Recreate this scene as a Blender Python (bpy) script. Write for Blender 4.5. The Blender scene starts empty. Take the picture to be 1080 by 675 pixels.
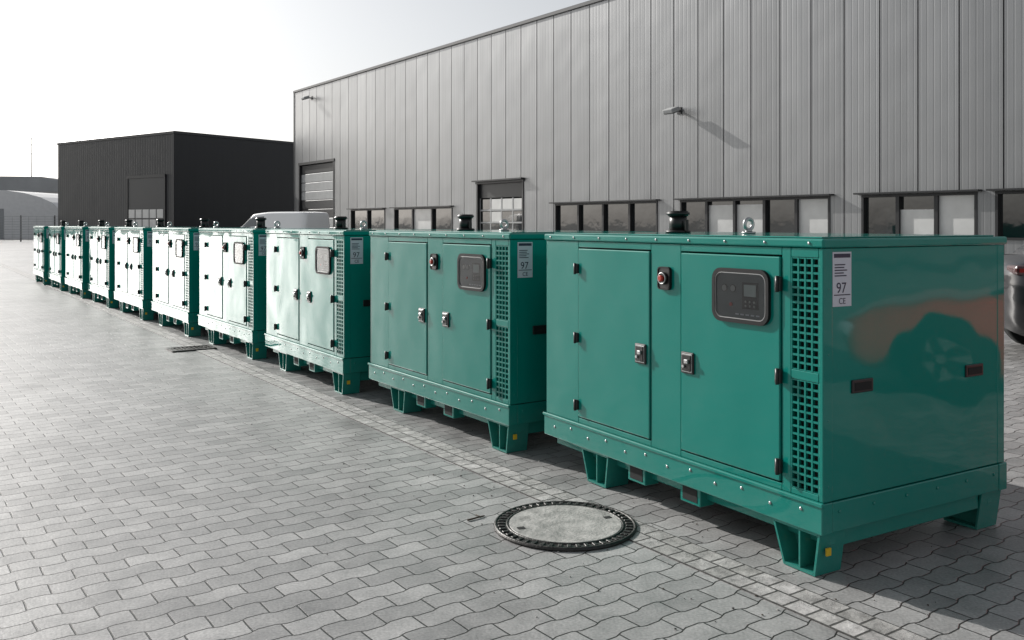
import bpy, bmesh, math, random
from mathutils import Vector, Matrix
random.seed(7)
R=math.radians
scene=bpy.context.scene
scene.view_settings.view_transform='Standard'
scene.view_settings.look='None'
scene.view_settings.exposure=0

# ---------------------------------------------------------------- materials
def new_mat(name):
    m=bpy.data.materials.new(name); m.use_nodes=True
    nt=m.node_tree; b=nt.nodes['Principled BSDF']
    return m,nt,b
def N(nt,t,**kw):
    n=nt.nodes.new(t)
    for k,v in kw.items(): setattr(n,k,v)
    return n
def math_n(nt,op,a,b=None,c=None):
    n=N(nt,'ShaderNodeMath',operation=op)
    for i,v in enumerate((a,b,c)):
        if v is None: continue
        if isinstance(v,(int,float)): n.inputs[i].default_value=v
        else: nt.links.new(v,n.inputs[i])
    return n.outputs[0]
def basic(name,col,rough=0.5,metal=0.0,coat=0.0,spec=0.5,var=0.0,vscale=3.0,bump=0.0,bscale=40.0,coat_rough=0.05,ior=1.5):
    m,nt,b=new_mat(name)
    b.inputs['Base Color'].default_value=(*col,1)
    b.inputs['Roughness'].default_value=rough
    b.inputs['Metallic'].default_value=metal
    b.inputs['IOR'].default_value=ior
    b.inputs['Coat Weight'].default_value=coat
    b.inputs['Coat Roughness'].default_value=coat_rough
    b.inputs['Specular IOR Level'].default_value=spec
    tc=N(nt,'ShaderNodeTexCoord')
    if var>0:
        no=N(nt,'ShaderNodeTexNoise'); no.inputs['Scale'].default_value=vscale; no.inputs['Detail'].default_value=6
        nt.links.new(tc.outputs['Object'],no.inputs['Vector'])
        mr=N(nt,'ShaderNodeMapRange'); mr.inputs[1].default_value=.3; mr.inputs[2].default_value=.7
        mr.inputs[3].default_value=1-var; mr.inputs[4].default_value=1+var
        nt.links.new(no.outputs[0],mr.inputs[0])
        vm=N(nt,'ShaderNodeVectorMath',operation='SCALE'); vm.inputs[0].default_value=col
        nt.links.new(mr.outputs[0],vm.inputs['Scale']); nt.links.new(vm.outputs[0],b.inputs['Base Color'])
        r=math_n(nt,'MULTIPLY',mr.outputs[0],rough); nt.links.new(r,b.inputs['Roughness'])
    if bump>0:
        no2=N(nt,'ShaderNodeTexNoise'); no2.inputs['Scale'].default_value=bscale; no2.inputs['Detail'].default_value=3
        nt.links.new(tc.outputs['Object'],no2.inputs['Vector'])
        bp=N(nt,'ShaderNodeBump'); bp.inputs['Strength'].default_value=1.0; bp.inputs['Distance'].default_value=bump
        nt.links.new(no2.outputs[0],bp.inputs['Height']); nt.links.new(bp.outputs[0],b.inputs['Normal'])
        if coat>0: nt.links.new(bp.outputs[0],b.inputs['Coat Normal'])
    return m

def teal_mat():
    m,nt,b=new_mat('teal_paint')
    tc=N(nt,'ShaderNodeTexCoord')
    oi=N(nt,'ShaderNodeObjectInfo')
    off=N(nt,'ShaderNodeVectorMath',operation='ADD')
    nt.links.new(tc.outputs['Object'],off.inputs[0])
    sc=N(nt,'ShaderNodeVectorMath',operation='SCALE'); sc.inputs[0].default_value=(17,31,9); nt.links.new(oi.outputs['Random'],sc.inputs['Scale'])
    nt.links.new(sc.outputs[0],off.inputs[1])
    no=N(nt,'ShaderNodeTexNoise'); no.inputs['Scale'].default_value=3.0; no.inputs['Detail'].default_value=9; no.inputs['Roughness'].default_value=.7
    nt.links.new(off.outputs[0],no.inputs['Vector'])
    sep=N(nt,'ShaderNodeSeparateXYZ'); nt.links.new(tc.outputs['Object'],sep.inputs[0])
    dz=N(nt,'ShaderNodeMapRange'); dz.inputs[1].default_value=.42; dz.inputs[2].default_value=.0; dz.inputs[3].default_value=0; dz.inputs[4].default_value=.30
    nt.links.new(sep.outputs['Z'],dz.inputs[0])
    dust=math_n(nt,'MULTIPLY',dz.outputs[0],math_n(nt,'MULTIPLY',no.outputs[0],no.outputs[0]))
    nf=math_n(nt,'MULTIPLY',math_n(nt,'MAXIMUM',math_n(nt,'SUBTRACT',no.outputs[0],.48),0.0),.10)
    dust=math_n(nt,'ADD',dust,nf)
    mx=N(nt,'ShaderNodeMixRGB'); mx.inputs[1].default_value=(.000,.200,.162,1); mx.inputs[2].default_value=(.28,.31,.29,1)
    nt.links.new(dust,mx.inputs[0]); nt.links.new(mx.outputs[0],b.inputs['Base Color'])
    rr=N(nt,'ShaderNodeMapRange'); rr.inputs[1].default_value=.3; rr.inputs[2].default_value=.7; rr.inputs[3].default_value=.42; rr.inputs[4].default_value=.55
    nt.links.new(no.outputs[0],rr.inputs[0]); nt.links.new(rr.outputs[0],b.inputs['Roughness'])
    b.inputs['Specular IOR Level'].default_value=.05
    b.inputs['Coat Weight'].default_value=.85; b.inputs['Coat Roughness'].default_value=.02; b.inputs['Coat IOR'].default_value=1.5
    n2=N(nt,'ShaderNodeTexNoise'); n2.inputs['Scale'].default_value=2.6; n2.inputs['Detail'].default_value=1
    nt.links.new(off.outputs[0],n2.inputs['Vector'])
    n3=N(nt,'ShaderNodeTexNoise'); n3.inputs['Scale'].default_value=160; n3.inputs['Detail'].default_value=1
    nt.links.new(tc.outputs['Object'],n3.inputs['Vector'])
    h=math_n(nt,'ADD',math_n(nt,'MULTIPLY',n2.outputs[0],.006),math_n(nt,'MULTIPLY',n3.outputs[0],.00003))
    bp=N(nt,'ShaderNodeBump'); bp.inputs['Strength'].default_value=1; bp.inputs['Distance'].default_value=1.0
    nt.links.new(h,bp.inputs['Height']); nt.links.new(bp.outputs[0],b.inputs['Normal']); nt.links.new(bp.outputs[0],b.inputs['Coat Normal'])
    return m
M_TEAL=teal_mat()
M_BLACK=basic('black_plastic',(.012,.012,.012),.4)
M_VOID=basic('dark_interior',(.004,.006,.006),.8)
M_STEEL=basic('zinc_steel',(.45,.46,.46),.35,metal=.9)
M_RUBBER=basic('rubber',(.012,.012,.013),.6,spec=.25)
M_PANELBOARD=basic('control_panel_grey',(.13,.15,.16),.45,var=.08)
M_LCDFRAME=basic('controller_grey',(.035,.04,.045),.35)
M_LCD=basic('lcd_screen',(.42,.47,.47),.2)
M_GAUGE=basic('gauge_face',(.34,.35,.35),.3)
M_RED=basic('red_button',(.40,.03,.015),.35)
M_TAIL=basic('tail_lamp',(.05,.006,.006),.2,coat=1)
M_YEL=basic('yellow_sticker',(.62,.42,.02),.5)
M_LABEL=basic('label_white',(.55,.57,.63),.4,coat=.2)
M_INK=basic('label_ink',(.02,.02,.05),.5)
M_TWIG=basic('twig_bark',(.06,.045,.03),.8)

def clear_glass():
    m=bpy.data.materials.new('window_glass_clear'); m.use_nodes=True; nt=m.node_tree
    nt.nodes.clear()
    o=N(nt,'ShaderNodeOutputMaterial'); mx=N(nt,'ShaderNodeMixShader'); t=N(nt,'ShaderNodeBsdfTransparent'); g=N(nt,'ShaderNodeBsdfGlossy')
    t.inputs[0].default_value=(.86,.89,.88,1); g.inputs['Roughness'].default_value=.03
    f=N(nt,'ShaderNodeLayerWeight'); f.inputs[0].default_value=.4
    nt.links.new(f.outputs['Fresnel'],mx.inputs[0]); nt.links.new(t.outputs[0],mx.inputs[1]); nt.links.new(g.outputs[0],mx.inputs[2]); nt.links.new(mx.outputs[0],o.inputs[0])
    return m
M_CGLASS=clear_glass()
M_GLASS=basic('window_glass',(.012,.015,.017),.04,spec=.5,bump=.004,bscale=1.2,ior=2.1)
M_BLIND=basic('white_blind',(.6,.61,.60),.5,coat=.8,var=.1,vscale=2)
M_FRAME=basic('window_frame_dark',(.02,.021,.023),.4)
M_FRAMEL=basic('door_frame_light',(.40,.41,.41),.4,var=.08)
M_TRIM=basic('roof_trim',(.045,.047,.05),.4,metal=.3)

def clad_mat(name,col,period,depth,rough,metal,var=.06,axis='Y',gr=.1):
    m,nt,b=new_mat(name)
    tc=N(nt,'ShaderNodeTexCoord'); sep=N(nt,'ShaderNodeSeparateXYZ'); nt.links.new(tc.outputs['Object'],sep.inputs[0])
    a=sep.outputs[axis]
    w=math_n(nt,'PINGPONG',a,period/2)
    w=math_n(nt,'MULTIPLY',w,2/period)
    mr=N(nt,'ShaderNodeMapRange',interpolation_type='SMOOTHSTEP'); mr.inputs[1].default_value=.05; mr.inputs[2].default_value=.3
    nt.links.new(w,mr.inputs[0])
    wav=N(nt,'ShaderNodeTexNoise'); wav.inputs['Scale'].default_value=.7; wav.inputs['Detail'].default_value=1; nt.links.new(tc.outputs['Object'],wav.inputs['Vector'])
    hh=math_n(nt,'ADD',math_n(nt,'MULTIPLY',mr.outputs[0],depth),math_n(nt,'MULTIPLY',wav.outputs[0],.02))
    bp=N(nt,'ShaderNodeBump'); bp.inputs['Strength'].default_value=1; bp.inputs['Distance'].default_value=1
    nt.links.new(hh,bp.inputs['Height']); nt.links.new(bp.outputs[0],b.inputs['Normal'])
    idx=math_n(nt,'FLOOR',math_n(nt,'DIVIDE',math_n(nt,'SUBTRACT',a,14.0),1.1))
    wn=N(nt,'ShaderNodeTexWhiteNoise',noise_dimensions='1D'); nt.links.new(idx,wn.inputs['W'])
    mp=N(nt,'ShaderNodeMapping'); mp.inputs['Scale'].default_value=(3,3,.10) ; nt.links.new(tc.outputs['Object'],mp.inputs[0])
    no=N(nt,'ShaderNodeTexNoise'); no.inputs['Scale'].default_value=1.5; no.inputs['Detail'].default_value=6; nt.links.new(mp.outputs[0],no.inputs['Vector'])
    s=math_n(nt,'ADD',math_n(nt,'MULTIPLY',math_n(nt,'SUBTRACT',wn.outputs['Value'],.5),var*2),math_n(nt,'MULTIPLY',math_n(nt,'SUBTRACT',no.outputs[0],.5),var*4))
    s=math_n(nt,'ADD',s,1.0)
    groove=math_n(nt,'ADD',math_n(nt,'MULTIPLY',mr.outputs[0],gr),1-gr)
    s=math_n(nt,'MULTIPLY',s,groove)
    vm=N(nt,'ShaderNodeVectorMath',operation='SCALE'); vm.inputs[0].default_value=col
    nt.links.new(s,vm.inputs['Scale']); nt.links.new(vm.outputs[0],b.inputs['Base Color'])
    b.inputs['Roughness'].default_value=rough; b.inputs['Metallic'].default_value=metal
    return m
M_CLAD=clad_mat('aluminium_cladding',(.27,.275,.28),.1833,.0018,.36,.6,var=.07,gr=.08)
M_DCLAD=clad_mat('anthracite_cladding',(.022,.024,.027),.3,.01,.5,.0,var=.08)

def paving_mat():
    m,nt,b=new_mat('interlocking_concrete_paving')
    tc=N(nt,'ShaderNodeTexCoord')
    def dot(v):
        n=N(nt,'ShaderNodeVectorMath',operation='DOT_PRODUCT'); nt.links.new(tc.outputs['Object'],n.inputs[0]); n.inputs[1].default_value=v
        return n.outputs['Value']
    c,s=math.cos(R(36)),math.sin(R(36))
    nw=N(nt,'ShaderNodeTexNoise'); nw.inputs['Scale'].default_value=2.5; nw.inputs['Detail'].default_value=2; nt.links.new(tc.outputs['Object'],nw.inputs['Vector'])
    wob=math_n(nt,'MULTIPLY',math_n(nt,'SUBTRACT',nw.outputs[0],.5),.02)
    u=math_n(nt,'ADD',dot((c,s,0)),wob); v=math_n(nt,'ADD',dot((-s,c,0)),wob)
    bw,rh=.20,.108
    w=math_n(nt,'SINE',math_n(nt,'MULTIPLY',u,2*math.pi/bw))
    w=math_n(nt,'MINIMUM',math_n(nt,'MAXIMUM',math_n(nt,'MULTIPLY',w,1.8),-1.0),1.0)
    v2=math_n(nt,'ADD',v,math_n(nt,'MULTIPLY',w,.0075))
    cb=N(nt,'ShaderNodeCombineXYZ'); nt.links.new(u,cb.inputs[0]); nt.links.new(v2,cb.inputs[1])
    br=N(nt,'ShaderNodeTexBrick'); br.offset=.5; br.squash=1
    br.inputs['Scale'].default_value=1; br.inputs['Brick Width'].default_value=bw; br.inputs['Row Height'].default_value=rh
    br.inputs['Mortar Size'].default_value=.0042; br.inputs['Mortar Smooth'].default_value=.6; br.inputs['Bias'].default_value=0
    br.inputs['Color1'].default_value=(.26,.259,.257,1); br.inputs['Color2'].default_value=(.38,.378,.373,1); br.inputs['Mortar'].default_value=(.035,.034,.032,1)
    nt.links.new(cb.outputs[0],br.inputs['Vector'])
    n1=N(nt,'ShaderNodeTexNoise'); n1.inputs['Scale'].default_value=.35; n1.inputs['Detail'].default_value=9; n1.inputs['Roughness'].default_value=.62
    n2=N(nt,'ShaderNodeTexNoise'); n2.inputs['Scale'].default_value=90; n2.inputs['Detail'].default_value=4
    n3=N(nt,'ShaderNodeTexNoise'); n3.inputs['Scale'].default_value=5; n3.inputs['Detail'].default_value=8; n3.inputs['Roughness'].default_value=.7
    for n in (n1,n2,n3): nt.links.new(tc.outputs['Object'],n.inputs['Vector'])
    def mr(sock,a,bb,lo,hi):
        q=N(nt,'ShaderNodeMapRange'); q.inputs[1].default_value=a; q.inputs[2].default_value=bb; q.inputs[3].default_value=lo; q.inputs[4].default_value=hi
        nt.links.new(sock,q.inputs[0]); return q.outputs[0]
    f=math_n(nt,'MULTIPLY',mr(n1.outputs[0],.3,.7,.78,1.18),mr(n2.outputs[0],.3,.7,.8,1.2))
    f=math_n(nt,'MULTIPLY',f,mr(n3.outputs[0],.3,.72,.75,1.15))
    n4=N(nt,'ShaderNodeTexNoise'); n4.inputs['Scale'].default_value=1.1; n4.inputs['Detail'].default_value=6; n4.inputs['Distortion'].default_value=.6
    nt.links.new(tc.outputs['Object'],n4.inputs['Vector'])
    f=math_n(nt,'MULTIPLY',f,mr(n4.outputs[0],.62,.72,1.0,.72))
    vm=N(nt,'ShaderNodeVectorMath',operation='SCALE'); nt.links.new(br.outputs['Color'],vm.inputs[0]); nt.links.new(f,vm.inputs['Scale'])
    nt.links.new(vm.outputs[0],b.inputs['Base Color'])
    nt.links.new(mr(n3.outputs[0],.3,.7,.32,.48),b.inputs['Roughness'])
    h=math_n(nt,'ADD',math_n(nt,'MULTIPLY',math_n(nt,'SUBTRACT',1.0,br.outputs['Fac']),.007),math_n(nt,'MULTIPLY',n2.outputs[0],.0012))
    h=math_n(nt,'ADD',h,math_n(nt,'MULTIPLY',n1.outputs[0],.03))
    bp=N(nt,'ShaderNodeBump'); bp.inputs['Strength'].default_value=.9; bp.inputs['Distance'].default_value=1
    nt.links.new(h,bp.inputs['Height']); nt.links.new(bp.outputs[0],b.inputs['Normal'])
    return m
M_PAVE=paving_mat()
M_GROUND=basic('distant_ground',(.22,.22,.21),.9,var=.2,vscale=.05)

def gutter_mat():
    m,nt,b=new_mat('gutter_stone')
    tc=N(nt,'ShaderNodeTexCoord')
    br=N(nt,'ShaderNodeTexBrick'); br.offset=.5
    br.inputs['Scale'].default_value=1; br.inputs['Brick Width'].default_value=.1; br.inputs['Row Height'].default_value=.10
    br.inputs['Mortar Size'].default_value=.006; br.inputs['Mortar Smooth'].default_value=.4
    br.inputs['Color1'].default_value=(.40,.395,.38,1); br.inputs['Color2'].default_value=(.54,.53,.52,1); br.inputs['Mortar'].default_value=(.08,.08,.075,1)
    sep=N(nt,'ShaderNodeSeparateXYZ'); nt.links.new(tc.outputs['Object'],sep.inputs[0])
    cb=N(nt,'ShaderNodeCombineXYZ'); nt.links.new(sep.outputs[1],cb.inputs[0]); nt.links.new(sep.outputs[0],cb.inputs[1]); nt.links.new(cb.outputs[0],br.inputs['Vector'])
    n=N(nt,'ShaderNodeTexNoise'); n.inputs['Scale'].default_value=9; n.inputs['Detail'].default_value=9; n.inputs['Roughness'].default_value=.75; nt.links.new(tc.outputs['Object'],n.inputs['Vector'])
    q=N(nt,'ShaderNodeMapRange'); q.inputs[1].default_value=.35; q.inputs[2].default_value=.65; q.inputs[3].default_value=.45; q.inputs[4].default_value=1.15; nt.links.new(n.outputs[0],q.inputs[0])
    vm=N(nt,'ShaderNodeVectorMath',operation='SCALE'); nt.links.new(br.outputs['Color'],vm.inputs[0]); nt.links.new(q.outputs[0],vm.inputs['Scale'])
    nt.links.new(vm.outputs[0],b.inputs['Base Color']); b.inputs['Roughness'].default_value=.55
    h=math_n(nt,'ADD',math_n(nt,'MULTIPLY',br.outputs['Fac'],-.006),math_n(nt,'MULTIPLY',n.outputs[0],.014))
    bp=N(nt,'ShaderNodeBump'); bp.inputs['Distance'].default_value=1; nt.links.new(h,bp.inputs['Height']); nt.links.new(bp.outputs[0],b.inputs['Normal'])
    return m
M_GUTTER=gutter_mat()
M_CONC=basic('cover_concrete',(.34,.335,.32),.55,var=.3,vscale=14,bump=.004,bscale=60)
M_IRON=basic('cast_iron',(.045,.044,.042),.45,metal=.5,var=.3,vscale=30,bump=.003,bscale=80)

# ---------------------------------------------------------------- mesh builder
class MB:
    def __init__(s): s.v=[];s.f=[];s.m=[];s.sm=[];s.mats=[]
    def mi(s,mat):
        if mat not in s.mats: s.mats.append(mat)
        return s.mats.index(mat)
    def add_bm(s,bm,mat,smooth=False):
        o=len(s.v); bm.verts.index_update()
        for v in bm.verts: s.v.append(tuple(v.co))
        k=s.mi(mat)
        for f in bm.faces:
            s.f.append([o+v.index for v in f.verts]); s.m.append(k); s.sm.append(smooth and len(f.verts)<=4)
        bm.free()
    def poly(s,pts,mat):
        o=len(s.v); s.v+= [tuple(p) for p in pts]; s.f.append(list(range(o,o+len(pts)))); s.m.append(s.mi(mat)); s.sm.append(False)
    def box(s,x0,x1,y0,y1,z0,z1,mat,bev=0,seg=1,rot=None,piv=None):
        bm=bmesh.new()
        vs=[bm.verts.new((x,y,z)) for z in (z0,z1) for y in (y0,y1) for x in (x0,x1)]
        for q in ((0,2,3,1),(4,5,7,6),(0,1,5,4),(2,6,7,3),(0,4,6,2),(1,3,7,5)): bm.faces.new([vs[i] for i in q])
        if bev>0: bmesh.ops.bevel(bm,geom=bm.edges[:],offset=bev,segments=seg,affect='EDGES',profile=.5)
        if rot is not None:
            p=Vector(piv) if piv else Vector(((x0+x1)/2,(y0+y1)/2,(z0+z1)/2))
            bmesh.ops.transform(bm,matrix=Matrix.Translation(p)@rot@Matrix.Translation(-p),verts=bm.verts)
        s.add_bm(bm,mat)
    def cyl(s,c,r,h,mat,axis='Z',seg=20,r2=None,bev=0):
        bm=bmesh.new()
        bmesh.ops.create_cone(bm,cap_ends=True,segments=seg,radius1=r,radius2=r if r2 is None else r2,depth=h)
        if bev>0:
            ed=[e for e in bm.edges if len(e.link_faces)==2 and any(len(f.verts)>4 for f in e.link_faces)]
            bmesh.ops.bevel(bm,geom=ed,offset=bev,segments=2,affect='EDGES')
        M={'Z':Matrix.Identity(4),'X':Matrix.Rotation(R(90),4,'Y'),'Y':Matrix.Rotation(R(90),4,'X')}[axis]
        bmesh.ops.transform(bm,matrix=Matrix.Translation(c)@M,verts=bm.verts)
        s.add_bm(bm,mat,True)
    def dome(s,c,r,mat,axis,squash=.5,seg=8):
        bm=bmesh.new(); bmesh.ops.create_uvsphere(bm,u_segments=seg,v_segments=6,radius=r)
        sc={'X':(squash,1,1),'Y':(1,squash,1),'Z':(1,1,squash)}[axis]
        bmesh.ops.transform(bm,matrix=Matrix.Translation(c)@Matrix.Diagonal((*sc,1)),verts=bm.verts)
        s.add_bm(bm,mat,True)
    def torus(s,c,R1,r,mat,axis='Y',n=24,k=8):
        bm=bmesh.new(); rows=[]
        for i in range(n):
            a=2*math.pi*i/n; row=[]
            for j in range(k):
                b=2*math.pi*j/k; rr=R1+r*math.cos(b)
                if axis=='Y': p=(rr*math.cos(a),r*math.sin(b),rr*math.sin(a))
                elif axis=='X': p=(r*math.sin(b),rr*math.cos(a),rr*math.sin(a))
                else: p=(rr*math.cos(a),rr*math.sin(a),r*math.sin(b))
                row.append(bm.verts.new(Vector(p)+Vector(c)))
            rows.append(row)
        for i in range(n):
            for j in range(k):
                bm.faces.new((rows[i][j],rows[(i+1)%n][j],rows[(i+1)%n][(j+1)%k],rows[i][(j+1)%k]))
        bmesh.ops.recalc_face_normals(bm,faces=bm.faces); s.add_bm(bm,mat,True)
    def prism(s,pts,d0,d1,mat,axis='X',bev=0):
        bm=bmesh.new()
        def P(p,d): return {'X':(d,p[0],p[1]),'Y':(p[0],d,p[1]),'Z':(p[0],p[1],d)}[axis]
        a=[bm.verts.new(P(p,d0)) for p in pts]; b=[bm.verts.new(P(p,d1)) for p in pts]
        n=len(pts); bm.faces.new(a); bm.faces.new(b[::-1])
        for i in range(n): bm.faces.new((a[i],a[(i+1)%n],b[(i+1)%n],b[i]))
        bmesh.ops.recalc_face_normals(bm,faces=bm.faces)
        if bev>0: bmesh.ops.bevel(bm,geom=bm.edges[:],offset=bev,segments=1,affect='EDGES')
        s.add_bm(bm,mat)
    def ring_prism(s,outer,inner,d0,d1,mat,axis='X'):
        bm=bmesh.new()
        def P(p,d): return {'X':(d,p[0],p[1]),'Y':(p[0],d,p[1]),'Z':(p[0],p[1],d)}[axis]
        L=[[bm.verts.new(P(p,d)) for p in ps] for ps,d in ((outer,d0),(outer,d1),(inner,d1),(inner,d0))]
        n=len(outer)
        for k in range(4):
            A=L[k];B=L[(k+1)%4]
            for i in range(n): bm.faces.new((A[i],A[(i+1)%n],B[(i+1)%n],B[i]))
        bmesh.ops.recalc_face_normals(bm,faces=bm.faces); s.add_bm(bm,mat)
    def obj(s,name,parent=None,loc=(0,0,0),rotz=0):
        me=bpy.data.meshes.new(name); me.from_pydata(s.v,[],s.f)
        for m in s.mats: me.materials.append(m)
        me.polygons.foreach_set('material_index',s.m); me.polygons.foreach_set('use_smooth',s.sm); me.update()
        o=bpy.data.objects.new(name,me); scene.collection.objects.link(o)
        o.location=loc; o.rotation_euler=(0,0,rotz)
        if parent: o.parent=parent
        return o
def empty(name,loc=(0,0,0),rotz=0):
    e=bpy.data.objects.new(name,None); scene.collection.objects.link(e); e.location=loc; e.rotation_euler=(0,0,rotz); e.empty_display_size=.3
    return e
def rrect(cx,cy,w,h,r,n=5):
    pts=[]
    for (sx,sy,a0) in ((1,1,0),(-1,1,90),(-1,-1,180),(1,-1,270)):
        for i in range(n+1):
            a=R(a0+90*i/n); pts.append((cx+sx*(w/2-r)+r*math.cos(a),cy+sy*(h/2-r)+r*math.sin(a)))
    return pts

# ---------------------------------------------------------------- generator (local: X width, Y length, Z up; control side X=0, end Y=0)
L,W=2.0,1.22
def build_generator_parts():
    parts=[]
    T=M_TEAL
    g=MB()
    g.box(.05,W-.05,.02,L-.02,.28,1.30,M_VOID)
    def plate(y0,y1,z0,z1,x=0,bev=.003): g.box(x,.055,y0,y1,z0,z1,T,bev,2)
    plate(0,.02,.30,1.30)
    plate(.162,.209,.30,1.30)
    plate(.021,.161,1.262,1.30); plate(.021,.161,.30,.325)
    plate(.021,.161,.768,.806)
    plate(.831,1.049,.30,1.30)
    plate(1.675,L,.30,1.30)
    for a,b in ((.21,.83),(1.05,1.674)):
        plate(a,b,1.268,1.30); plate(a,b,.30,.328)
        plate(a+.006,b-.006,.335,1.261,x=-.006,bev=.005)
    g.box(.0155,W-.0155,.002,.02,.30,1.30,T,.003,2)
    g.box(.0155,W-.0155,L-.02,L-.002,.30,1.30,T,.003,2)
    for a,b in ((0,.33),(.335,.95),(.955,1.17),(1.175,1.79),(1.795,L)):
        g.box(W-.055,W,a,b,.30,1.30,T,.004,2)
    g.box(-.010,W+.010,-.010,L+.010,1.302,1.338,T,.008,3)
    g.box(.03,W-.03,.03,L-.03,1.338,1.345,T,.003,1)
    parts.append(('enclosure_panels',g))
    g=MB()
    for z0,z1 in ((.326,.767),(.807,1.261)):
        n=int(round((z1-z0)/.0305)); p=(z1-z0)/n
        for i in range(n+1):
            z=z0+p*i
            g.box(.002,.014,.0205,.1615,max(z-.0045,z0),min(z+.0045,z1),T)
        for j in range(5):
            y=.021+.140*j/4
            g.box(.001,.015,max(y-.004,.0205),min(y+.004,.1615),z0,z1,T)
    parts.append(('air_grille',g))
    g=MB()
    g.box(-.012,.05,-.006,L+.006,.175,.298,T,.004,2)
    g.box(W-.05,W+.012,-.006,L+.006,.175,.298,T,.004,2)
    g.box(.051,W-.051,-.004,.05,.177,.296,T,.004,2)
    g.box(.051,W-.051,L-.05,L+.004,.177,.296,T,.004,2)
    g.box(.06,W-.06,.06,L-.06,.20,.26,M_VOID)
    g.box(-.02,.0,-.012,L+.012,.285,.301,T,.003,1)
    for xs in ((.06,.10),(W-.10,W-.06)):
        g.box(xs[0],xs[1],.02,L-.02,.115,.174,T,.004,1)
    for yy in (.72,1.12):
        g.box(.02,.11,yy,yy+.14,.085,.174,T,.004,1)
        g.box(.018,.0195,yy+.02,yy+.12,.1,.16,M_VOID)
    for (ya,yb) in ((.015,.262),(1.40,1.647)):
        for sx in (0,1):
            X=lambda x:(x if sx==0 else W-x)
            lo=lambda a,b:(min(X(a),X(b)),max(X(a),X(b)))
            d=lo(.095,.105); g.prism([(ya,.174),(yb,.174),(yb-.06,.006),(ya+.03,.006)],d[0],d[1],T)
            d=lo(.0,.15)
            g.prism([(ya,.174),(ya+.010,.174),(ya+.035,.0),(ya+.025,.0)],d[0],d[1],T)
            g.prism([(yb-.010,.174),(yb,.174),(yb-.06,.0),(yb-.07,.0)],d[0],d[1],T)
            g.prism([(ya+.035,.0),(yb-.07,.0),(yb-.07,.012),(ya+.035,.012)],d[0],d[1],T)
            d=lo(.0,.15); g.box(d[0],d[1],ya+.012,yb-.012,.162,.174,T)
            d=lo(.0,.094); ym=(ya+yb)/2-.02
            g.box(d[0],d[1],ym-.004,ym+.004,.013,.161,T)
    g.box(.151,W-.151,.03,.25,.10,.173,T,.004,1)
    g.box(.151,W-.151,1.41,1.64,.10,.173,T,.004,1)
    g.prism([(.150,.10),(.185,.10),(.1675,.135)],.0925,.0945,M_YEL); g.box(.0925,.0945,.06,.085,.09,.12,M_YEL)
    g.box(.0925,.0945,1.56,1.58,.10,.14,M_YEL)
    g.box(.03,.055,.006,.0135,.085,.115,M_YEL)
    for i in range(12):
        g.dome((-.013,.10+i*.163,.235 if i%2 else .256),.0075,M_STEEL,'X')
    for i in range(6):
        g.dome((.09+i*.208,-.006,.256),.007,T,'Y')
    for i in range(9):
        g.dome((-.012,.06+i*.235,1.320),.006,M_STEEL,'X')
    for z in (.36,.62,.88,1.14): g.dome((.03,.001,z),.0055,T,'Y')
    parts.append(('base_frame',g))
    g=MB()
    for z in (1.15,.77,.40):
        g.box(-.024,-.004,.200,.230,z-.03,z+.03,M_BLACK,.005,2); g.cyl((-.026,.212,z),.008,.066,M_BLACK,'Z',10)
        g.box(-.022,-.004,1.660,1.688,z-.027,z+.027,M_BLACK,.005,2); g.cyl((-.024,1.674,z),.008,.06,M_BLACK,'Z',10)
    for y in (.772,1.118):
        g.box(-.016,-.004,y-.042,y+.042,.70,.80,M_BLACK,.005,2)
        g.box(-.0175,-.0158,y-.034,y+.034,.708,.792,M_STEEL,.0007)
        g.box(-.022,-.017,y-.029,y+.029,.712,.788,M_BLACK,.002)
        g.box(-.034,-.021,y-.022,y+.004,.748,.768,M_STEEL,.003)
        g.cyl((-.026,y+.012,.735),.007,.012,M_STEEL,'X',12)
    g.prism(rrect(.94,1.135,.078,.098,.014),-.012,-.001,M_BLACK)
    g.cyl((-.018,.94,1.135),.030,.014,M_BLACK,'X',20); g.cyl((-.030,.94,1.135),.015,.020,M_RED,'X',20,bev=.004)
    g.torus((-.026,.94,1.135),.026,.003,M_STEEL,'X')
    g.ring_prism(rrect(.94,1.135,.090,.110,.018),rrect(.94,1.135,.078,.098,.014),-.016,-.001,M_RUBBER)
    cy,cz,w,h=.432,1.085,.335,.235
    g.ring_prism(rrect(cy,cz,w,h,.05),rrect(cy,cz,w-.034,h-.034,.038),-.022,-.005,M_RUBBER)
    g.ring_prism(rrect(cy,cz,w-.035,h-.035,.038),rrect(cy,cz,w-.041,h-.041,.035),-.020,-.005,M_STEEL)
    g.prism(rrect(cy,cz,w-.037,h-.037,.036),-.009,-.0065,M_PANELBOARD)
    g.box(-.0115,-.0092,.33,.425,1.03,1.145,M_LCDFRAME,.001)
    g.box(-.0130,-.0117,.343,.412,1.085,1.135,M_LCD)
    for i in range(3):
        for j in range(2): g.cyl((-.0125,.352+i*.025,1.044+j*.018),.005,.003,M_STEEL,'X',10)
    for yy in (.478,.53):
        g.cyl((-.0115,yy,1.115),.017,.004,M_BLACK,'X',20); g.cyl((-.0140,yy,1.115),.014,.001,M_GAUGE,'X',20)
    g.cyl((-.012,.49,1.045),.008,.006,M_RED,'X',16)
    for i in range(5): g.box(-.0105,-.0092,.325+i*.03,.345+i*.03,1.002,1.008,M_LABEL)
    g.poly([(-.0155,p[0],p[1]) for p in rrect(cy,cz,w-.040,h-.040,.035)][::-1],M_CGLASS)
    for x in (.23,.985):
        g.box(x-.064,x+.064,-.006,.003,.715,.769,M_BLACK,.004,2)
        g.box(x-.05,x+.05,-.0075,-.0058,.725,.757,M_VOID,.0)
    g.box(.055,.165,-.0008,.0018,1.068,1.285,M_LABEL)
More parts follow.
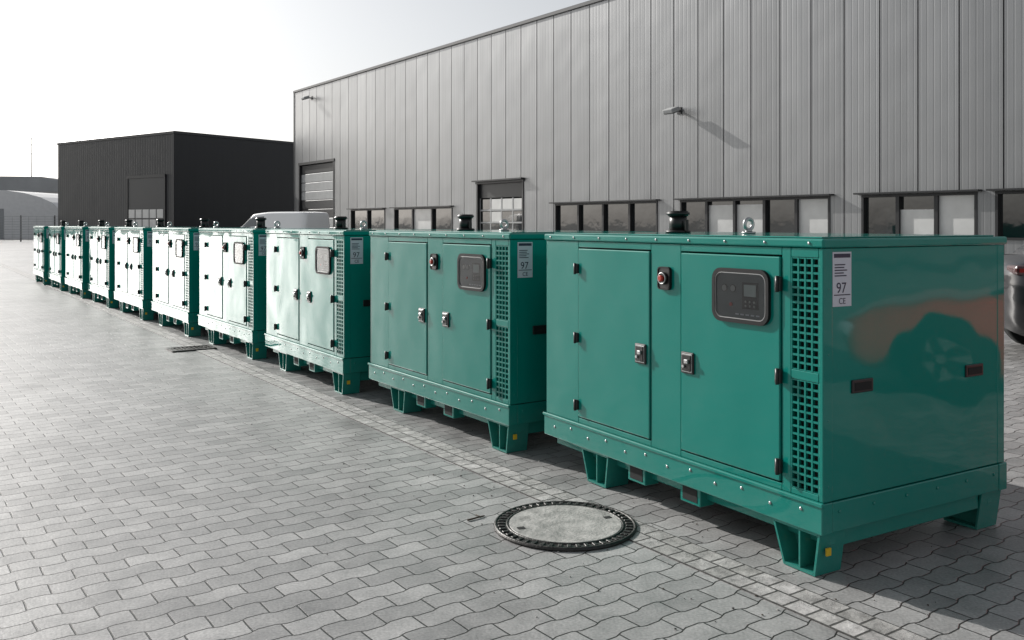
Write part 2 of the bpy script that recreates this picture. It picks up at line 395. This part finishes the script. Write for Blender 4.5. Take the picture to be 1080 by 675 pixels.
    g.box(.062,.158,-.0016,-.0009,1.262,1.278,M_INK)
    for i in range(5):
        g.box(.066,.066+.085*(.6+.4*random.random()),-.0016,-.0009,1.232-i*.011,1.2365-i*.011,M_INK)
    g.box(.062,.158,-.0016,-.0009,1.112,1.116,M_INK)
    parts.append(('door_fittings',g))
    g=MB()
    g.cyl((.60,1.54,1.352),.072,.018,M_BLACK,'Z',28,bev=.004)
    g.cyl((.60,1.54,1.40),.050,.09,M_BLACK,'Z',28)
    g.cyl((.60,1.54,1.455),.066,.03,M_BLACK,'Z',28,bev=.008)
    g.box(.59,.61,1.46,1.475,1.352,1.42,M_BLACK,.002)
    parts.append(('exhaust_stack',g))
    g=MB()
    g.cyl((.61,1.0,1.350),.036,.012,M_STEEL,'Z',20,bev=.002)
    g.cyl((.61,1.0,1.362),.018,.016,M_STEEL,'Z',16)
    g.torus((.61,1.0,1.394),.028,.0105,M_STEEL,'Y')
    parts.append(('lifting_eye',g))
    return parts
GPARTS=[]
for nm,g in build_generator_parts():
    o=g.obj(nm); GPARTS.append(o)
def text(body,size,name):
    c=bpy.data.curves.new(name,'FONT'); c.body=body; c.size=size; c.align_x='CENTER'; c.extrude=.0003
    o=bpy.data.objects.new(name,c); scene.collection.objects.link(o); c.materials.append(M_INK); return o
t1=text('97',.060,'label_number'); t1.location=(.105,-.0013,1.122); t1.rotation_euler=(R(90),0,0); GPARTS.append(t1)
t2=text('CE',.034,'label_mark'); t2.location=(.11,-.0013,1.078); t2.rotation_euler=(R(90),0,0); GPARTS.append(t2)

poses=[((1.219,3.53),30.6),((-.0115,5.45),33.6),((-1.366,7.33),33.0)]
x,y=-1.366,7.33
for k in range(7):
    a=R(34.0 if k==0 else 35.4); x-=2.3*math.sin(a); y+=2.3*math.cos(a)
    poses.append(((x,y),34.5+random.uniform(-.8,.8)))
for i,(p,a) in enumerate(poses):
    e=empty('diesel_generator',(p[0],p[1],.003),R(a))
    for o in GPARTS:
        q=o if i==0 else o.copy()
        if i>0: scene.collection.objects.link(q)
        q.parent=e

# ---------------------------------------------------------------- ground
g=MB(); g.box(-1500,1500,-1500,1500,-.5,-.004,M_GROUND); g.obj('ground')
g=MB()
bm=bmesh.new(); bmesh.ops.create_grid(bm,x_segments=8,y_segments=8,size=90); bmesh.ops.translate(bm,verts=bm.verts,vec=(-5,50,0)); g.add_bm(bm,M_PAVE); g.obj('paved_yard')
gx,gy=.79,3.757
g=MB(); g.box(-.10,.10,-6,75,0,.005,M_GUTTER); g.obj('gutter_channel',None,(gx,gy,0),R(34))
g=MB()
g.cyl((0,0,.004),.33,.010,M_IRON,'Z',64)
g.cyl((0,0,.0065),.262,.013,M_CONC,'Z',64,bev=.003)
g.torus((0,0,.008),.268,.007,M_IRON,'Z',64,6)
g.torus((0,0,.007),.322,.008,M_IRON,'Z',64,6)
for i in range(48):
    a=2*math.pi*i/48
    rot=Matrix.Rotation(a,4,'Z')
    g.box(.280,.312,-.009,.009,.0085,.0145,M_IRON,.002,1,rot=rot,piv=(0,0,.01))
for a in (20,200):
    rot=Matrix.Rotation(R(a),4,'Z'); g.box(.20,.235,-.014,.014,.0128,.0148,M_VOID,0,1,rot=rot,piv=(0,0,.01))
g.obj('manhole_cover',None,(.246,4.17,.003))
g=MB()
g.ring_prism([(-.24,-.16),(.24,-.16),(.24,.16),(-.24,.16)],[(-.2,-.12),(.2,-.12),(.2,.12),(-.2,.12)],0,.014,M_IRON,'Z')
g.box(-.2,.2,-.12,.12,.0,.003,M_VOID)
for i in range(9): g.box(-.19+i*.044,-.17+i*.044,-.12,.12,.003,.011,M_IRON)
g.obj('drain_grate',None,(-3.58,10.05,.002),R(34))
g=MB(); g.cyl((0,0,.006),.005,.10,M_TWIG,'X',7,r2=.003); g.cyl((.025,.012,.007),.0035,.04,M_TWIG,'Y',6,r2=.002); g.obj('twig',None,(-.17,4.27,0),R(40))
g=MB(); rnd=random.Random(21)
for i in range(420):
    t=rnd.random()**1.5*9; off=rnd.gauss(0,1.0)
    px=gx-.559*(t-2)+.829*off*.6; py=gy+.829*(t-2)+.559*off*.6
    if py<2.2: continue
    r=rnd.uniform(.0018,.005)
    bm=bmesh.new(); bmesh.ops.create_icosphere(bm,subdivisions=1,radius=r)
    for v in bm.verts: v.co=Vector((v.co.x*rnd.uniform(.7,1.5),v.co.y*rnd.uniform(.7,1.3),v.co.z*.6))
    bmesh.ops.translate(bm,verts=bm.verts,vec=(px,py,r*.5+.001)); g.add_bm(bm,rnd.choice((M_CONC,M_IRON,M_TWIG)))
g.obj('loose_grit')

# ---------------------------------------------------------------- warehouse
WR=R(36); WL=(28,0,0)
wh=empty('warehouse',WL,WR)
TOP=9.77; S0,S1=14.0,71.4
wins=[(59.1,63.2,2),(52.4,58.1,3),(38.96,44.7,4),(32.05,37.9,5),(27.84,31.05,3),(22.2,27.4,4),(15.5,20.0,4)]
ops=[(a,b,1.0,2.2) for a,b,_ in wins]+[(46.8,50.35,0.0,3.3),(65.4,70.6,0.0,5.2)]
g=MB()
cuts=[S0]
s=S0
while s<S1: s+=1.1; cuts.append(min(s,S1))
cuts[-1]=S1
for a,b in zip(cuts[:-1],cuts[1:]):
    if b-a<.05: continue
    a2,b2=a+.018,b-.018
    ev=sorted(set([a2,b2]+[e for o in ops for e in o[:2] if a2<e<b2]))
    for p,q in zip(ev[:-1],ev[1:]):
        mid=(p+q)/2; hit=[o for o in ops if o[0]<mid<o[1]]
        if hit:
            o=hit[0]
            if o[2]>0: g.box(0,.06,p,q,.25,o[2],M_CLAD)
            g.box(0,.06,p,q,o[3],TOP,M_CLAD)
        else: g.box(0,.06,p,q,.25,TOP,M_CLAD)
g.obj('wall_cladding',wh)
g=MB()
ev=sorted(set([S0,S1]+[e for o in ops for e in o[:2]]))
for p,q in zip(ev[:-1],ev[1:]):
    mid=(p+q)/2; hit=[o for o in ops if o[0]<mid<o[1]]
    if hit:
        o=hit[0]
        if o[2]>0: g.box(.061,.35,p,q,0,o[2],M_TRIM)
        g.box(.061,.35,p,q,o[3],TOP-.05,M_TRIM)
    else: g.box(.061,.35,p,q,0,TOP-.05,M_TRIM)
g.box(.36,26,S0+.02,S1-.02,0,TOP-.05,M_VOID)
g.box(.351,26,S1-.02+.001,S1,0,TOP,M_CLAD); g.box(.351,26,S0,S0+.019,0,TOP,M_CLAD)
g.obj('wall_core',wh)
g=MB()
g.box(-.06,26.1,S0-.05,S1+.06,TOP+.001,TOP+.16,M_TRIM,.02)
g.box(-.03,.059,S1+.001,S1+.05,.0,TOP,M_TRIM)
g.obj('roof_edge_trim',wh)
g=MB()
random.seed(12)
for a,b,n in wins:
    z0,z1=1.0,2.2
    g.box(-.02,.15,a,b,z1-.07,z1-.001,M_FRAME); g.box(-.04,.15,a,b,z0+.001,z0+.06,M_FRAME)
    g.box(-.22,-.001,a-.12,b+.12,z1+.01,z1+.055,M_FRAME)
    g.box(-.02,.149,a+.001,a+.07,z0+.061,z1-.071,M_FRAME); g.box(-.02,.149,b-.07,b-.001,z0+.061,z1-.071,M_FRAME)
    p=(b-a)/n
    for i in range(1,n): g.box(-.01,.14,a+p*i-.05,a+p*i+.05,z0+.061,z1-.071,M_FRAME)
    for i in range(n):
        y0,y1=a+p*i+.051,a+p*(i+1)-.051
        if i==0: y0=a+.071
        if i==n-1: y1=b-.071
        if random.random()<.42:
            g.box(.07,.10,y0,y1,z0+.061,z1-.071-random.choice((0,.12,.35)),M_BLIND)
        g.box(.11,.13,y0,y1,z0+.062,z1-.072,M_GLASS)
g.obj('strip_windows',wh)
g=MB()
a,b,z1=46.8,50.35,3.3
g.box(-.03,.2,a,a+.1,0,z1-.12,M_FRAME); g.box(-.03,.2,b-.1,b,0,z1-.12,M_FRAME); g.box(-.05,.2,a-.05,b+.05,z1-.119,z1+.04,M_FRAME)
g.box(-.22,-.051,a-.1,b+.1,z1-.02,z1+.04,M_FRAME)
g.box(.1,.16,a+.101,b-.101,z1-.75,z1-.12,M_FRAME)
for r in range(3):
    zz=z1-.76-(r+1)*.55
    for c in range(4):
        p=(b-a-.2)/4; y0=a+.1+p*c
        g.box(.12,.14,y0+.05,y0+p-.05,zz+.05,zz+.5,M_BLIND if r==0 and c<3 or (r==1 and c==2) else M_GLASS)
    g.box(.10,.15,a+.102,b-.102,zz-.025,zz+.045,M_FRAMEL)
for c in range(5):
    p=(b-a-.2)/4; y0=a+.1+p*c
    g.box(.11,.148,y0-.04,y0+.04,z1-2.4,z1-.761,M_FRAMEL)
g.box(.12,.16,a+.102,b-.102,0,z1-2.42,M_FRAME)
a,b,z1=65.4,70.6,5.2
g.box(-.03,.2,a,a+.12,0,z1-.12,M_FRAME); g.box(-.03,.2,b-.12,b,0,z1-.12,M_FRAME); g.box(-.05,.2,a-.05,b+.05,z1-.119,z1+.04,M_FRAME)
for r in range(9):
    zz=z1-.14-(r+1)*.55
    g.box(.1,.15,a+.121,b-.121,zz+.01,zz+.54,M_FRAMEL if r not in (0,4,5) else M_FRAME,.02)
g.obj('sectional_doors',wh)

def lamp(s,z):
    e=empty('wall_floodlight',(WL[0]-math.sin(WR)*s,WL[1]+math.cos(WR)*s,z),WR)
    g=MB()
    g.box(-.03,-.001,-.1,.1,-.12,.12,M_FRAME,.01); g.box(-.25,-.03,-.03,.03,-.03,.03,M_FRAME,.005)
    g.obj('bracket',e)
    g=MB()
    rot=Matrix.Rotation(R(-18),4,'Y')
    g.box(-.60,-.22,-.22,.22,-.09,.06,M_FRAMEL,.03,2,rot=rot); g.box(-.58,-.24,-.19,.19,-.115,-.09,M_GLASS,.0,1,rot=rot,piv=(-.41,0,-.015))
    g.obj('lamp_head',e)
lamp(32880/(717+150),5.25); lamp(32880/(329+150),9.15)

# ---------------------------------------------------------------- dark hall
ang=math.atan2(.811,.585)
dh=empty('dark_industrial_hall',(-22.9,61,0),ang)
H=7.5
g=MB()
g.box(0,14,0,15.2,0,H,M_DCLAD); g.obj('walls',dh)
g=MB(); g.box(-.06,14.06,-.06,15.26,H+.001,H+.2,M_TRIM,.02); g.box(-.035,-.001,-.035,.06,0,H,M_TRIM); g.obj('roof_trim',dh)
g=MB()
y0,y1=.9,5.6
g.box(-.10,-.001,y0,y1,4.6,4.8,M_FRAME); g.box(-.08,-.001,y0,y0+.15,0,4.6,M_FRAME); g.box(-.08,-.001,y1-.15,y1,0,4.6,M_FRAME)
g.box(-.04,-.001,y0+.15,y1-.15,0.1,4.6,M_TRIM)
for r in range(2):
    for c in range(5):
        p=(y1-y0-.4)/5; a=y0+.2+c*p
        g.box(-.06,-.041,a+.06,a+p-.06,1.1+r*.7,1.1+r*.7+.6,M_BLIND)
g.obj('gate',dh)

# ---------------------------------------------------------------- far left structures
M_WHITE=basic('white_sheet',(.75,.75,.75),.5,var=.05)
M_GREY=basic('grey_roof',(.32,.33,.34),.5,var=.1,vscale=.5)
e=empty('low_industrial_building',(-64,108,0),R(0))
g=MB(); g.box(-30,12,0,14,0,5.2,M_WHITE); g.obj('walls',e)
g=MB(); g.prism([(-31,5.2),(13,5.2),(13,6.2),(8,7.0),(-31,7.4)],-1,15,M_GREY,'Y'); g.obj('roof',e)
g=MB()
for i in range(9): g.box(-28+i*4.4,-25+i*4.4,-.03,-.001,1.2,3.2,M_GLASS)
g.obj('windows',e)
e=empty('storage_tent',(-49,84,0),0)
g=MB()
pts=[(-7,0)]+[(-7*math.cos(R(a)),2.2+2.4*math.sin(R(a))) for a in range(0,181,15)]+[(7,0)]
g.prism(pts,0,10,M_WHITE,'Y'); g.obj('canopy',e)
g=MB(); g.box(-1.6,1.6,-.05,-.001,0,2.8,M_GREY); g.obj('entrance',e)
g=MB(); M=M_FRAMEL
for i in range(60):
    g.box(i*.6-.012,i*.6+.012,-.01,.01,.1,1.95,M)
for i in range(15): g.box(i*2.5-.04,i*2.5+.04,.02,.10,0,2.05,M_FRAME)
for z in [.15+.2*k for k in range(10)]: g.box(0,36,-.022,-.012,z,z+.025,M)
g.obj('yard_fence',None,(-68,66,0),R(8))
g=MB(); g.cyl((0,0,8),.14,16,M_FRAMEL,'Z',8,r2=.05)
for z,w in ((13,1.6),(14.5,1.1),(15.5,.6)): g.box(-w/2,w/2,-.05,.05,z,z+.08,M_FRAMEL)
g.obj('antenna_mast',None,(-80,150,0))
M_TREE=basic('distant_foliage',(.06,.075,.05),.9,var=.4,vscale=.4)
def treebelt(name,x0,x1,y,n,seed):
    rnd=random.Random(seed); g=MB()
    for i in range(n):
        x=x0+(x1-x0)*rnd.random(); z=rnd.uniform(.5,5.5); r=rnd.uniform(1.2,2.6)
        bm=bmesh.new(); bmesh.ops.create_icosphere(bm,subdivisions=2,radius=r)
        for v in bm.verts: v.co*=rnd.uniform(.7,1.25)
        bmesh.ops.translate(bm,verts=bm.verts,vec=(x,y+rnd.uniform(-5,5),z)); g.add_bm(bm,M_TREE)
    g.obj(name)
treebelt('distant_tree_belt',-260,-110,190,260,3)

# ---------------------------------------------------------------- vehicles (local X length, nose at -X)
def vehicle(name,loc,rotz,paint,Lc,Wc,deck,cabin,wheels,wr,rim=None):
    e=empty(name,loc,rotz)
    rim=rim or M_STEEL
    def loft(rings,mat,nm,matf=None,sub=2):
        bm=bmesh.new(); rows=[[bm.verts.new(p) for p in r] for r in rings]
        n=len(rings[0])
        for i in range(len(rows)-1):
            for j in range(n-1):
                f=bm.faces.new((rows[i][j],rows[i+1][j],rows[i+1][j+1],rows[i][j+1]))
                f.smooth=True
                if matf: f.material_index=matf(i,j)
        bm.faces.new(rows[0]); bm.faces.new(rows[-1][::-1])
        bmesh.ops.recalc_face_normals(bm,faces=bm.faces)
        me=bpy.data.meshes.new(nm); bm.to_mesh(me); bm.free()
        for m in mat: me.materials.append(m)
        o=bpy.data.objects.new(nm,me); scene.collection.objects.link(o); o.parent=e
        md=o.modifiers.new('s','SUBSURF'); md.levels=sub; md.render_levels=sub
        return o
    rings=[]
    for (x,zb,zd,h) in deck:
        half=[(h*.80,zb),(h*.97,zb+.06),(h,zb+(zd-zb)*.45),(h*.985,zb+(zd-zb)*.72),(h*.93,zd-.03),(h*.80,zd)]
        r=[(x,y,z) for y,z in half]+[(x,0,zd+.03)]+[(x,-y,z) for y,z in half[::-1]]
        rings.append(r)
    loft(rings,[paint],'body')
    rings=[]
    for (x,zl,zt,ht,pil) in cabin:
        hb=Wc/2*.93
        half=[(hb,zl-.06),(hb*.99,zl),(hb*.985,zl+.02),(ht+ (hb-ht)*.12,zl+(zt-zl)*.88),(ht*.96,zt-.01),(ht*.6,zt)]
        rings.append([(x,y,z) for y,z in half]+[(x,0,zt+.01)]+[(x,-y,z) for y,z in half[::-1]])
    def mf(i,j):
        if cabin[i][4]==2: return 0
        if j in (2,9): return 0 if cabin[i][4]==1 else 1
        if j in (3,4,5,6,7,8): return 1 if cabin[i][4]==3 else 0
        return 0
    loft(rings,[paint,M_GLASS],'cabin',mf)
    g=MB()
    for wx in wheels:
        for sy in (-1,1):
            yy=sy*(Wc/2-.10)
            g.cyl((wx,yy,wr),wr+.055,.202,M_VOID,'Y',32)
            g.cyl((wx,yy+.01*sy,wr),wr,.22,M_RUBBER,'Y',32,bev=.03)
            g.cyl((wx,yy+.115*sy,wr),wr*.66,.03,rim,'Y',24,bev=.01)
            for k in range(5):
                g.box(wx+wr*.16,wx+wr*.60,yy+sy*.13-.004,yy+sy*.13+.004,wr-.05,wr+.05,M_VOID,0,1,rot=Matrix.Rotation(R(k*72+36),4,'Y'),piv=(wx,yy,wr))
    g.obj('wheels',e)
    g=MB(); x0=deck[0][0]; x1=deck[-1][0]; zf=deck[1][2]
    for sy in (-1,1):
        g.box(x0+.02,x0+.22,sy*(Wc/2-.28)-.17,sy*(Wc/2-.28)+.17,zf-.20,zf-.07,M_LABEL,.04,2)
        zr=deck[-2][2]; g.box(x1-.18,x1-.05,sy*(Wc/2-.26)-.15,sy*(Wc/2-.26)+.12,zr-.18,zr-.08,M_TAIL,.03,2)
        mx=cabin[1][0]+.25; g.box(mx,mx+.14,sy*(Wc/2+.06)-.09,sy*(Wc/2+.06)+.09,cabin[1][1]+.02,cabin[1][1]+.15,paint,.03,2)
    g.box(x0-.01,x0+.1,-.45,.45,.35,.5,M_BLACK,.02,2); g.box(x1-.06,x1+.02,-.26,.26,.42,.54,M_LABEL,.01)
    g.obj('lights_and_trim',e)
    return e
CP_RED=basic('red_car_paint',(.75,.03,.012),.35,coat=1)
CP_BLK=basic('black_car_paint',(.006,.006,.008),.3,coat=.7)
CP_WHT=basic('white_van_paint',(.85,.86,.86),.35,coat=1)
deckc=[(-2.05,.30,.55,.70),(-1.98,.20,.66,.84),(-1.4,.18,.78,.90),(-.7,.18,.86,.90),(.3,.18,.88,.90),(1.3,.18,.90,.91),(1.85,.20,.86,.86),(2.0,.32,.74,.74)]
cabc=[(-.95,.80,.84,.72,3),(-.80,.82,.90,.70,3),(-.15,.85,1.24,.60,0),(-.10,.85,1.26,.60,0),(.55,.86,1.29,.60,1),(.62,.86,1.29,.60,0),(1.2,.88,1.12,.58,3),(1.65,.88,.90,.60,2)]
vehicle('red_coupe',(6.3,5.0,0),R(90),CP_RED,4.05,1.8,deckc,cabc,(-1.28,1.3),.32)
decks=[(-2.25,.34,.60,.70),(-2.18,.22,.74,.84),(-1.5,.2,.90,.90),(-.9,.2,.97,.90),(.3,.2,.99,.91),(1.4,.2,1.05,.90),(2.1,.22,1.06,.85),(2.25,.36,.92,.74)]
cabs=[(-1.15,.92,.97,.74,3),(-1.0,.94,1.02,.72,3),(-.30,.97,1.41,.60,0),(-.22,.97,1.43,.60,0),(.42,.98,1.47,.60,1),(.50,.98,1.47,.60,0),(1.2,1.0,1.36,.58,3),(1.85,1.02,1.07,.60,2)]
vehicle('black_saloon_car',(7.35,9.5,0),R(180-8),CP_BLK,4.5,1.82,decks,cabs,(-1.4,1.35),.33,rim=M_LCDFRAME)
deckv=[(-2.4,.40,.80,.80),(-2.34,.25,.95,.93),(-1.8,.22,1.15,.96),(-1.4,.22,1.2,.97),(0,.22,1.2,.97),(1.5,.22,1.2,.97),(2.3,.24,1.2,.96),(2.42,.3,1.15,.92)]
cabv=[(-1.75,1.10,1.16,.86,3),(-1.6,1.12,1.25,.85,3),(-.95,1.15,1.84,.76,0),(-.85,1.15,1.88,.76,0),(-.05,1.15,1.94,.78,1),(.03,1.15,1.95,.78,2),(2.2,1.15,1.95,.80,2),(2.38,1.15,1.90,.80,2)]
vehicle('white_van',(-10.7,41.5,0),R(-30),CP_WHT,4.9,1.94,deckv,cabv,(-1.55,1.55),.34)

# ---------------------------------------------------------------- light
EL,AZ=26,48
sv=Vector((-math.sin(R(AZ))*math.cos(R(EL)),math.cos(R(AZ))*math.cos(R(EL)),math.sin(R(EL))))
sd=bpy.data.lights.new('sun','SUN'); sd.energy=5.0; sd.angle=R(.5); sd.color=(1,.965,.92)
so=bpy.data.objects.new('sun',sd); scene.collection.objects.link(so); so.rotation_euler=sv.to_track_quat('Z','Y').to_euler(); so.location=(-20,20,30)
w=bpy.data.worlds.new('World'); scene.world=w; w.use_nodes=True; nt=w.node_tree
bg=nt.nodes['Background']; sk=N(nt,'ShaderNodeTexSky',sky_type='NISHITA'); sk.sun_disc=False
sk.sun_elevation=R(EL); sk.sun_rotation=R(-AZ); sk.dust_density=1.9; sk.air_density=1.0; sk.altitude=50
hs=N(nt,'ShaderNodeHueSaturation'); hs.inputs['Saturation'].default_value=.22
nt.links.new(sk.outputs[0],hs.inputs['Color']); nt.links.new(hs.outputs[0],bg.inputs[0]); bg.inputs[1].default_value=.12

# ---------------------------------------------------------------- camera
cd=bpy.data.cameras.new('camera'); cam=bpy.data.objects.new('camera',cd); scene.collection.objects.link(cam)
cam.location=(0,0,1.4); cam.rotation_euler=(R(90),0,0)
cd.sensor_width=36; cd.lens=36*950/1080; cd.shift_y=-(337.5-236)/1080
cd.clip_start=.05; cd.clip_end=4000
scene.camera=cam
